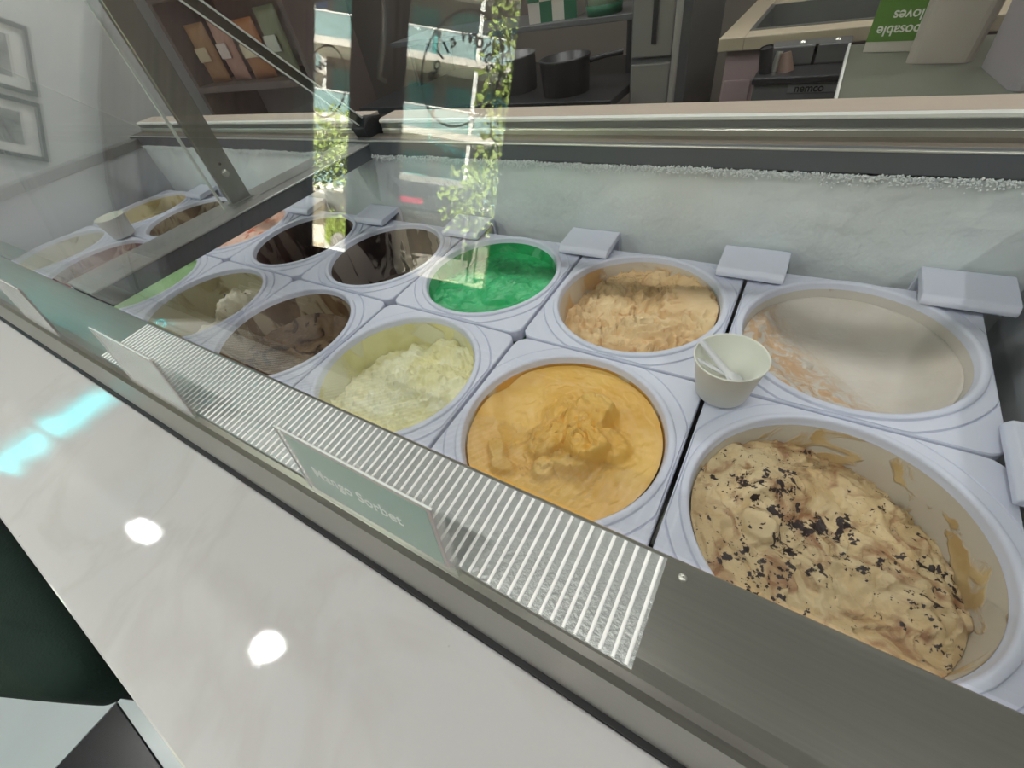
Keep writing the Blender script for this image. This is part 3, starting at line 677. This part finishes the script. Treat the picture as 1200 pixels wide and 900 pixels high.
# ------------------------------------------------------------------ flavour signs
m_card = cream_mat('sign_card', (128, 172, 156), (122, 166, 150), bump=0, rough=.7)
m_cardline = mat('sign_border', (176, 160, 158), rough=.7)
m_signtext = mat('sign_text', (228, 236, 230), rough=.7)
m_signfaint = mat('sign_faint_text', (152, 186, 172), rough=.7)
m_acry = glass('acrylic_clear', (.985, .99, .985), 1.49)
def sign(xc, w, title, sub, lab, card, rz=0):
    e = empty('flavour_sign', (xc, -.3550, .1515), rz); h = .064; tilt = -math.atan2(.0095, .063)
    R = Matrix.Rotation(tilt, 4, 'X'); hw = w/2
    def bx(n, a, b, m, bev=0):
        mb = MB().box(a, b, R); return mb.build(n, m, e, bev)
    bx('acrylic_front', (-hw, -.0018, .0), (hw, -.0010, h), m_acry); bx('acrylic_back', (-hw, .0006, .0), (hw, .0014, h), m_acry)
    bx('top_fold', (-hw, -.0016, h), (hw-.004, -.0004, h+.0008), m_gline); bx('side_fold', (-hw-.0006, -.0016, 0), (-hw, -.0004, h), m_gline); bx('side_fold', (hw, -.0018, 0), (hw+.001, .0014, h-.004), m_acry)
    bx('foot', (-hw, -.0022, -.0015), (hw, .0014, 0), m_acry)
    if card:
        bx('card_border', (-hw+.004, -.0005, .002), (hw-.007, .0005, h-.003), m_cardline)
        cd = bx('card', (-hw+.006, -.0009, .004), (hw-.0095, -.0004, h-.005), card)
        if title: text_mesh('title_lettering', title, .0140, m_signtext, cd, R @ Matrix.Translation((-.008, -.00105, .030)) @ Matrix.Rotation(PI/2, 4, 'X'), extrude=.00012, offset=.0002, spacing=1.02)
        if sub: text_mesh('small_lettering', sub, .0058, m_signfaint, cd, R @ Matrix.Translation((.036, -.00105, .050)) @ Matrix.Rotation(PI/2, 4, 'X'), extrude=.00012)
    tag(e, lab, 'sign', 'flavour signs on the cabinet ledge')
m_card2 = cream_mat('sign_card_pale', (196, 212, 210), (188, 206, 202), bump=0, rough=.6)
sign(-.4225, .136, 'Mango Sorbet', '', 'green Mango Sorbet flavour card in a clear acrylic holder', m_card)
sign(-.722, .130, '', '', 'pale bluish flavour card in a clear holder overlapping the end of the ribbed strip', m_card2)
sign(-1.06, .130, '', '', 'pale flavour card in a clear holder on plain steel ledge, away from the ribs', m_card2)

# ------------------------------------------------------------------ dark green upholstered stool at the counter
so_ = empty('upholstered_stool', (-1.13, -.73, FZ))
out = [(-1.40,-.645),(-1.28,-.634),(-1.10,-.632),(-.93,-.632),(-.880,-.640),(-.864,-.660),(-.872,-.688),(-.905,-.706),(-.98,-.742),(-1.08,-.790),(-1.20,-.835),(-1.32,-.850),(-1.40,-.820),(-1.435,-.750),(-1.43,-.685)]
def smooth_poly(pts, it=2):
    for _ in range(it):
        q = []
        for i in range(len(pts)):
            a, b = Vector(pts[i]), Vector(pts[(i+1) % len(pts)]); q += [a*.75+b*.25, a*.25+b*.75]
        pts = q
    return [tuple(v) for v in pts]
out = smooth_poly([(x-.022, y+.004) for x, y in out]); cxs = sum(p[0] for p in out)/len(out); cys = sum(p[1] for p in out)/len(out)
vs_ = []; levels = [(.0, -.160), (.4, -.163), (.75, -.170), (.92, -.182), (.99, -.198), (1.0, -.215), (.985, -.238), (.995, -.252), (.98, -.275), (.93, -.290), (.0, -.292)]
n = len(out)
for s, z in levels:
    for q, (x, y) in enumerate(out):
        wv = .006*noise.noise((x*14, y*14, z*30)) if 0 < s else 0
        vs_.append((cxs + (x-cxs)*max(s, .004)*(1+wv) + 1.13, cys + (y-cys)*max(s, .004) + .73, z - FZ + wv*.8))
fs = [(i*n+j, i*n+(j+1)%n, (i+1)*n+(j+1)%n, (i+1)*n+j) for i in range(len(levels)-1) for j in range(n)]
MB().add(vs_, fs, True).build('seat_cushion', m_green, so_)
for dx, dy in ((-.17, .03), (.08, .05), (-.20, -.07), (.02, -.02)):
    MB().tube([(dx, dy, .002), (dx, dy, .565)], [.011, .015]).build('leg', m_leg, so_)
tag(so_, 'dark green upholstered stool pushed up to the white counter', 'stool')

# ------------------------------------------------------------------ staff side behind the cabinet
bc = empty('sink_counter', (.35, 1.75, FZ))
def sb(mb, name, m, parent, off, bevel=0):
    o = mb.build(name, m, parent, bevel); o.location = (-off[0], -off[1], -off[2]); return o
O = (.35, 1.75, FZ)
sb(MB().box((-.575, 1.39, .065), (-.50, 2.10, .10)).box((-.02, 1.39, .065), (1.4, 2.10, .10)).box((-.50, 1.39, .065), (-.02, 1.47, .10)).box((-.50, 1.90, .065), (-.02, 2.10, .10)), 'worktop', m_ctop, bc, O, .003)
sb(MB().box((-.50, 1.47, -.10), (-.485, 1.90, .103)).box((-.035, 1.47, -.10), (-.02, 1.90, .103)).box((-.485, 1.47, -.10), (-.035, 1.485, .103)).box((-.485, 1.885, -.10), (-.035, 1.90, .103)).box((-.50, 1.47, -.112), (-.02, 1.90, -.10)), 'sink_basin', m_steel2, bc, O)
sb(MB().box((-.55, 1.43, FZ), (1.38, 2.08, -.115)).box((-.55, 1.43, -.115), (1.38, 1.462, .065)), 'base_unit', m_pink, bc, O)
sb(MB().box((-.545, 1.421, -.5), (-.46, 1.43, -.02)).box((-.45, 1.421, -.5), (-.36, 1.43, .04)), 'door_front', m_pink, bc, O, .003)
tag(bc, 'staff counter with tan worktop, inset steel sink and pinkish base', 'counter')
dv = empty('dipper_well', (-.31, 1.27, FZ)); O = (-.31, 1.27, FZ)
sb(MB().box((-.425, 1.20, FZ), (-.205, 1.38, .02)), 'housing', m_grey, dv, O, .004)
sb(MB().box((-.43, 1.185, .02), (-.20, 1.385, .038)), 'rim_plate', m_dark, dv, O, .004)
sb(MB().box((-.41, 1.30, .038), (-.215, 1.37, .085)), 'back_box', m_grey, dv, O, .004)
sb(MB().tube([(-.405, 1.235, .035), (-.415, 1.225, .10)], .017, 16, caps=False).tube([(-.405, 1.235, .035), (-.415, 1.225, .098)], .014, 16), 'drain_pipe', m_dark, dv, O)
sb(MB().tube([(-.355, 1.245, .035), (-.365, 1.25, .080)], [.022, .012], 14), 'tap_body', mat('tap_brown', (120, 96, 84), rough=.4), dv, O)
sb(MB().tube([(-.385, 1.25, .035), (-.382, 1.26, .082)], .009, 12), 'valve', m_alum, dv, O)
for x in (-.335, -.25):
    sb(MB().lathe([(.0005, .090), (.006, .089), (.009, .085)], 14, c=(x, 1.335)), 'knob', m_alum, dv, O)
sb(MB().box((-.30, 1.31, .085), (-.292, 1.30, .038)), 'divider_fin', m_dark, dv, O)
bpl = sb(MB().box((-.335, 1.1965, -.005), (-.215, 1.20, .018)), 'badge_plate', mat('badge', (138, 138, 138), rough=.4, metal=.5), dv, O, .001)
t_ = text_mesh('badge_lettering', 'nemco', .026, m_black, bpl, Matrix.Translation((-.283, 1.196, .006)) @ Matrix.Rotation(PI/2, 4, 'X'), offset=.0006)
tag(dv, 'grey metal dipper well unit with nemco badge and angled drain pipe', 'dipper well')
# grey-green shelf with supplies just behind the cabinet
sh = empty('supply_shelf', (.3, .9, FZ)); O = (.3, .9, FZ)
sb(MB().box((-.22, .50, .085), (1.2, 1.18, .10)), 'shelf_top', m_shelfgreen, sh, O, .002)
sb(MB().box((-.225, .50, .083), (-.22, 1.18, .104)), 'edge_strip', m_whitealu, sh, O)
for x in (-.17, 1.15):
    for y in (.55, 1.13): sb(MB().tube([(x, y, FZ), (x, y, .085)], .016), 'leg', m_steel2, sh, O)
tag(sh, 'grey green supply shelf with pale edge strip behind the cabinet', 'shelf')
gb = empty('glove_box', (-.115, 1.12, .10), math.radians(-12)); m_gg = mat('glove_green', (92, 132, 52), rough=.6); m_gw = mat('glove_card', (196, 188, 178), rough=.6)
m_gside = mat('glove_side', (150, 160, 140), rough=.6)
MB().box((-.07, -.045, 0), (.07, .045, .235)).build('carton', m_gw, gb, bevel=.001)
gbd = MB().box((-.0702, -.0457, .020), (.0702, -.045, .115)).build('green_band', m_gg, gb)
MB().box((-.0708, -.045, .020), (-.0700, .02, .105)).build('green_side', m_gg, gb)
MB().box((-.0706, -.045, .0), (-.0700, .045, .02)).build('side_base', m_gside, gb)
MB().box((-.02, -.0462, .125), (.055, -.0452, .185)).build('hand_print', mat('hand_print', (176, 130, 108), rough=.6, vary=.2, vscale=40), gb)
Mup = lambda x, z: Matrix.Translation((x, -.0463, z)) @ Matrix.Rotation(PI, 4, 'Y') @ Matrix.Rotation(PI/2, 4, 'X')
m_gt = mat('glove_text', (232, 230, 220), rough=.6)
for body_, z in (('Gloves', .066), ('Disposable', .040)):
    text_mesh('lettering', body_, .026, m_gt, gbd, Matrix.Translation((.0, -.0463, z)) @ Matrix.Rotation(PI/2, 4, 'X') @ Matrix.Rotation(PI, 4, 'Z'), extrude=.0002, offset=.0004)
tag(gb, 'green and white carton of disposable gloves standing upside down on the shelf', 'carton')
m_frost_pl = frosted('frosted_container', (196, 186, 176), .72)
def bin_(loc, sx, sy, h, lab, m, rz=0):
    e = empty('plastic_bin', loc, rz)
    def rr(s, z, k_=.02, n=5):
        pts = []
        for cx2, cy2, a0 in ((sx/2-k_, sy/2-k_, 0), (-sx/2+k_, sy/2-k_, PI/2), (-sx/2+k_, -sy/2+k_, PI), (sx/2-k_, -sy/2+k_, 1.5*PI)):
            for q in range(n): a = a0 + PI/2*q/(n-1); pts.append(((cx2+k_*math.cos(a))*s, (cy2+k_*math.sin(a))*s, z))
        return pts
    loops = [rr(.9, 0), rr(1.0, h), rr(1.05, h), rr(1.05, h-.008), rr(1.03, h-.008), rr(.97, h-.002), rr(.87, .004)]
    n = len(loops[0]); vs_ = [q for l in loops for q in l]
    fs = [(i*n+j, i*n+(j+1)%n, (i+1)*n+(j+1)%n, (i+1)*n+j) for i in range(len(loops)-1) for j in range(n)]
    fs += [tuple(range(n-1, -1, -1)), tuple(range((len(loops)-1)*n, len(loops)*n))]
    MB().add(vs_, fs, False).build('bin_wall', m, e); tag(e, lab, 'bin'); return e
b1 = bin_((-.055, 1.0, .1005), .12, .10, .20, 'frosted beige plastic bin beside the glove carton', m_frost_pl, math.radians(-10))
b2 = bin_((.11, .85, .1005), .22, .20, .20, 'large frosted lilac grey plastic bin on the supply shelf', frosted('frosted_lilac', (176, 168, 172), .8), math.radians(8))
# left part of the staff side: work table, pots and paper goods
wt = empty('steel_work_table', (-1.5, 1.7, FZ)); O = (-1.5, 1.7, FZ)
sb(MB().box((-2.3, 1.36, -.08), (-.92, 2.1, -.05)), 'table_top', m_dark, wt, O, .003)
sb(MB().box((-2.25, 1.42, -.55), (-.95, 2.05, -.53)), 'lower_shelf', m_dark, wt, O)
for x in (-2.25, -.97):
    for y in (1.42, 2.04): sb(MB().tube([(x, y, FZ), (x, y, -.08)], .018), 'leg', m_steel2, wt, O)
tag(wt, 'dark steel work table standing behind the cabinet', 'table')
fg = empty('tall_fridge', (-.80, 1.75, FZ)); O = (-.80, 1.75, FZ)
sb(MB().box((-.915, 1.55, FZ), (-.70, 2.1, .75)), 'body', m_grey, fg, O, .004)
sb(MB().box((-.905, 1.53, FZ+.1), (-.76, 1.55, .02)).box((-.905, 1.53, .04), (-.76, 1.55, .72)), 'door', mat('fridge_door', (132, 128, 122), rough=.5), fg, O, .004)
sb(MB().tube([(-.735, 1.50, FZ), (-.735, 1.50, .74)], .012), 'conduit', mat('conduit', (158, 154, 146), rough=.4), fg, O)
sb(MB().box((-.83, 1.518, .08), (-.815, 1.53, .36)), 'handle', m_dark, fg, O)
tag(fg, 'narrow grey upright fridge unit with a vertical pipe at its side', 'fridge')
def pot(loc, r, h, lab, m, rz=0):
    e = empty('cooking_pot', loc, rz)
    MB().lathe([(.001, .004), (r*.9, .004), (r*.96, h), (r*1.02, h), (r*1.02, h-.006), (r, h-.008), (r*.95, .0), (.001, 0)], 36).build('pot_body', m, e)
    MB().tube([(r, 0, h*.8), (r+.05, 0, h*.86), (r+.13, 0, h*.9)], [.010, .009, .010]).build('handle', m_dark, e)
    tag(e, lab, 'pot')
pot((-1.17, 1.50, -.05), .10, .12, 'dark wide cooking pot on the steel work table, nearer the fridge', m_dark, .3)
pot((-1.46, 1.56, -.05), .11, .13, 'grey cooking pot on the steel work table, away from the fridge', m_grey, 2.4)
ws = empty('wall_shelf', (-1.45, 1.95, .12)); O = (-1.45, 1.95, .12)
sb(MB().box((-2.3, 1.72, .13), (-.93, 2.1, .15)), 'board', m_grey, ws, O, .002)
for x in (-2.2, -1.0): sb(MB().box((x, 1.74, -.05), (x+.02, 2.08, .13)), 'bracket', m_dark, ws, O)
tag(ws, 'grey raised shelf standing on the work table', 'shelf')
m_gbk = mat('green_bucket', (36, 96, 66), rough=.45); m_wcup = mat('white_bucket', (188, 198, 172), rough=.4)
bk = empty('storage_bucket', (-1.12, 1.80, .15))
MB().lathe([(.001, .02), (.062, .02), (.075, .19), (.08, .19), (.08, .182), (.066, .0), (.001, 0)], 36).build('bucket_wall', m_wcup, bk)
MB().lathe([(.0665, .001), (.072, .001), (.076, .035), (.0705, .035)], 36, closed=True).build('base_band', m_gbk, bk)
tag(bk, 'pale bucket with green base band on the raised shelf', 'bucket')
bx_ = empty('checked_box', (-1.36, 1.84, .15), .15)
MB().box((-.11, -.07, 0), (.11, .07, .14)).build('carton', m_gw, bx_, bevel=.002)
for i in range(4):
    for j in range(2):
        if (i+j) % 2: MB().box((-.11+.055*i, -.0715, .07*j), (-.055+.055*i, -.07, .07+.07*j)).build('check', m_gbk, bx_)
tag(bx_, 'white carton with green checks next to the pale bucket', 'carton')

# snack shelf standing at the far end of the staff side
sn = empty('snack_shelf', (-3.3, 1.6, FZ)); O = (-3.3, 1.6, FZ); m_shw = mat('snack_shelf_wood', (112, 98, 92), rough=.6, vary=.15)
for x in (-3.86, -2.66): sb(MB().box((x-.02, 1.42, FZ), (x+.02, 1.82, .95)), 'upright', m_shw, sn, O, .002)
for z in (-.35, .05, .50, .90): sb(MB().box((-3.84, 1.40, z), (-2.68, 1.82, z+.035)), 'shelf_board', m_shw, sn, O, .002)
sb(MB().box((-3.84, 1.81, FZ), (-2.68, 1.83, .95)), 'back_panel', mat('snack_back', (178, 162, 154), rough=.7), sn, O)
tag(sn, 'dark wooden shelf rack with snack packets at the end of the staff side', 'shelf rack')
def packet(x, z, w, h, col, band, lab, rz):
    e = empty('snack_packet', (x, 1.52, z), rz); n = 8; vs_ = []
    for i in range(n+1):
        for j in range(n+1):
            u, v = i/n, j/n; t = .032*math.sin(PI*u)**.6*math.sin(PI*v)**.5
            vs_.append((-w/2+w*u, -t-.001, h*v))
    for i in range(n+1):
        for j in range(n+1):
            u, v = i/n, j/n; t = .032*math.sin(PI*u)**.6*math.sin(PI*v)**.5
            vs_.append((-w/2+w*u, t+.001, h*v))
    k_ = (n+1)**2; fs = []
    for i in range(n):
        for j in range(n):
            q = i*(n+1)+j; fs += [(q, q+n+1, q+n+2, q+1), (k_+q, k_+q+1, k_+q+n+2, k_+q+n+1)]
    for i in range(n):
        a_, b_ = i*(n+1), (i+1)*(n+1); fs += [(a_, k_+a_, k_+b_, b_), (a_+n, b_+n, k_+b_+n, k_+a_+n)]
        fs += [(i, i+1, k_+i+1, k_+i), (n*(n+1)+i, k_+n*(n+1)+i, k_+n*(n+1)+i+1, n*(n+1)+i+1)]
    MB().add(vs_, fs, True).build('pouch', mat('packet_film', col, rough=.3, vary=.15, vscale=14), e)
    MB().box((-w*.3, -.040, h*.38), (w*.3, -.0325, h*.62)).build('front_label', mat('packet_label', band, rough=.5), e, bevel=.002)
    tag(e, lab, 'packet', 'snack packets on the rack')
for args in ((-3.70, .085, .20, .30, (176, 132, 92), (220, 196, 160), 'tan snack packet with a cream label, against the rack upright by the wall', .06),
             (-3.45, .085, .19, .31, (196, 150, 132), (232, 210, 200), 'pinkish snack packet with a pale label between the tan and orange ones', -.05),
             (-3.20, .085, .20, .28, (182, 124, 84), (226, 206, 174), 'orange snack packet with a cream label on the rack', .08),
             (-2.95, .085, .20, .31, (136, 138, 112), (204, 204, 188), 'olive green snack packet with a pale label on the rack', -.04)): packet(*args)

# ------------------------------------------------------------------ street outside the shop window
GZ = FZ - .05
m_pave = mat('pavement', (196, 184, 158), rough=.9, vary=.1, vscale=3)
m_conc = mat('white_render', (226, 222, 212), rough=.8, vary=.04)
m_gwall = mat('grey_render', (150, 146, 138), rough=.8, vary=.06)
m_teal = mat('teal_glass', (104, 168, 164), rough=.15, vary=.25, vscale=.8)
m_bglass = mat('balcony_glass', (142, 172, 172), rough=.45, vary=.15, vscale=1)
m_bwin = mat('dark_window', (70, 92, 96), rough=.1, vary=.2, vscale=1)
m_rail = mat('rail_white', (236, 236, 232), rough=.5)
m_leaf = mat('leaf', (150, 168, 78), rough=.55, vary=.55, vscale=6)
m_bark = mat('bark', (96, 82, 66), rough=.9, vary=.2)
struct(MB().box((-60, -60, GZ-.2), (20, YF-.11, GZ)).build('pavement', m_pave))
def building(loc, rz, w, d, floors, fh, lab, wall, win):
    e = empty('apartment_building', loc, rz)
    MB().box((-w/2, -d, 0), (w/2, 0, floors*fh)).build('wall', wall, e)
    sl = MB().box((-w/2-.3, -.3, -.14), (w/2+.3, 1.5, .14)).build('balcony_slab', m_conc, e); bl = None; wn1 = None; po = None
    for f in range(1, floors):
        z = f*fh
        if f == 1: sl.location = (0, 0, z)
        else: inst(sl, e, (0, 0, z))
        nb = int(w/1.7)
        for k_ in range(nb):
            x = -w/2 + (k_+.5)*w/nb
            if bl is None: bl = MB().box((-.78, 1.40, .16), (.78, 1.44, 1.05)).build('balustrade_panel', m_bglass, e); bl.location = (x, 0, z)
            else: inst(bl, e, (x, 0, z))
            if wn1 is None: wn1 = MB().box((-.62, -.02, .25), (.62, .06, 2.4)).build('window_pane', win, e); wn1.location = (x, 0, z)
            else: inst(wn1, e, (x, 0, z))
            if k_ % 2 == 0:
                if po is None: po = MB().box((-.09, 1.2, .14), (.09, 1.38, fh-.14)).build('column', m_rail, e); po.location = (x-w/nb/2, 0, z)
                else: inst(po, e, (x-w/nb/2, 0, z))
        MB().box((-w/2-.3, 1.38, z+1.05), (w/2+.3, 1.46, z+1.11)).build('handrail', m_rail, e)
    tag(e, lab, 'building')
building((-14.5, -19.0, GZ), math.radians(-28), 15, 6, 5, 3.0, 'apartment block with teal glazing and stepped white balcony slabs', m_gwall, m_teal)
building((-28.0, -16.5, GZ), math.radians(-62), 10, 6, 4, 3.2, 'corner apartment block with pale walls and blue glass balconies', m_conc, m_bwin)
aw = empty('shop_awning', (-10.6, -11.6, GZ), math.radians(-20))
MB().prism([(.0, 3.0), (1.3, 2.5), (1.3, 2.1), (.0, 2.1)], 0, -1.9, 1.9).build('canopy', mat('awning_dark', (46, 44, 46), rough=.8), aw)
MB().box((-1.2, 1.301, 2.22), (.4, 1.31, 2.38)).build('red_stripe', mat('awning_red', (176, 40, 70), rough=.7), aw)
for x in (-1.8, 1.8): MB().tube([(x, 1.2, 0), (x, 1.2, 2.1)], .04).build('post', m_gwall, aw)
MB().box((-1.9, -.2, 0), (1.9, 0, 3.2)).build('shopfront', m_gwall, aw)
tag(aw, 'dark street awning with a red stripe across the road', 'awning')
def tree(name, loc, clusters, trunk_h, lab, nleaf, ls):
    e = empty(name, loc); mb = MB()
    for q in range(nleaf):
        c = random.choice(clusters); v = Vector((random.gauss(0,1), random.gauss(0,1), random.gauss(0,1))); v = v.normalized()*random.random()**.45
        p_ = Vector(c[:3]) + Vector((v.x*c[3], v.y*c[3], v.z*c[4])); s = ls*random.uniform(.6, 1.3)
        u = Vector((random.uniform(-1,1), random.uniform(-1,1), random.uniform(-1,1))).normalized(); w = u.cross(Vector((.3,.8,.5))).normalized()
        mb.add([p_-u*s, p_+w*s*.45, p_+u*s, p_-w*s*.45], [(0,1,2,3)])
    f = mb.build('foliage', m_leaf, e); f['kind'] = 'stuff'
    MB().tube([(0,0,0), (.05,.03,trunk_h*.5), (0,0,trunk_h)], [.10, .07, .04]).build('trunk', m_bark, e)
    tag(e, lab, 'tree'); return e
tree('street_tree', (-4.25, -6.2, GZ), [(0,0,3.6,.6,.9), (.1,0,2.4,.55,.9), (-.35,.1,1.9,.6,.7), (.0,0,4.6,.6,.8)], 3.4, 'slender street tree close to the shop window', 1500, .075)
tree('street_tree', (-11.2, -8.8, GZ), [(0,0,3.4,1.2,.9), (.9,0,2.9,.9,.8), (-.8,.2,3.0,.9,.9)], 3.0, 'broad street tree behind the planter', 1500, .10)
hd = empty('planter_hedge', (-8.9, -6.9, GZ), math.radians(36)); mb = MB()
MB().box((-2.6, -.35, 0), (2.6, .35, .85)).build('planter_wall', m_conc, hd, bevel=.02)
for q in range(2200):
    p_ = Vector((random.uniform(-2.5, 2.5), random.uniform(-.32, .32), .85 + abs(random.gauss(.2, .16)))); s = .05*random.uniform(.6, 1.3)
    u = Vector((random.uniform(-1,1), random.uniform(-1,1), random.uniform(-1,1))).normalized(); w = u.cross(Vector((.3,.8,.5))).normalized()
    mb.add([p_-u*s, p_+w*s*.45, p_+u*s, p_-w*s*.45], [(0,1,2,3)])
f = mb.build('foliage', m_leaf, hd); f['kind'] = 'stuff'
tag(hd, 'long white planter with a low clipped hedge on the pavement', 'planter')
bo = empty('bollard', (-6.55, -5.0, GZ))
MB().lathe([(.15, 0), (.14, .9), (.12, 1.02), (.06, 1.09), (.001, 1.10)], 24).build('post', m_gwall, bo)
MB().lathe([(.155, .80), (.16, .81), (.16, .85), (.15, .86)], 24).build('band', m_rail, bo)
tag(bo, 'grey rounded bollard on the pavement outside the door', 'bollard')
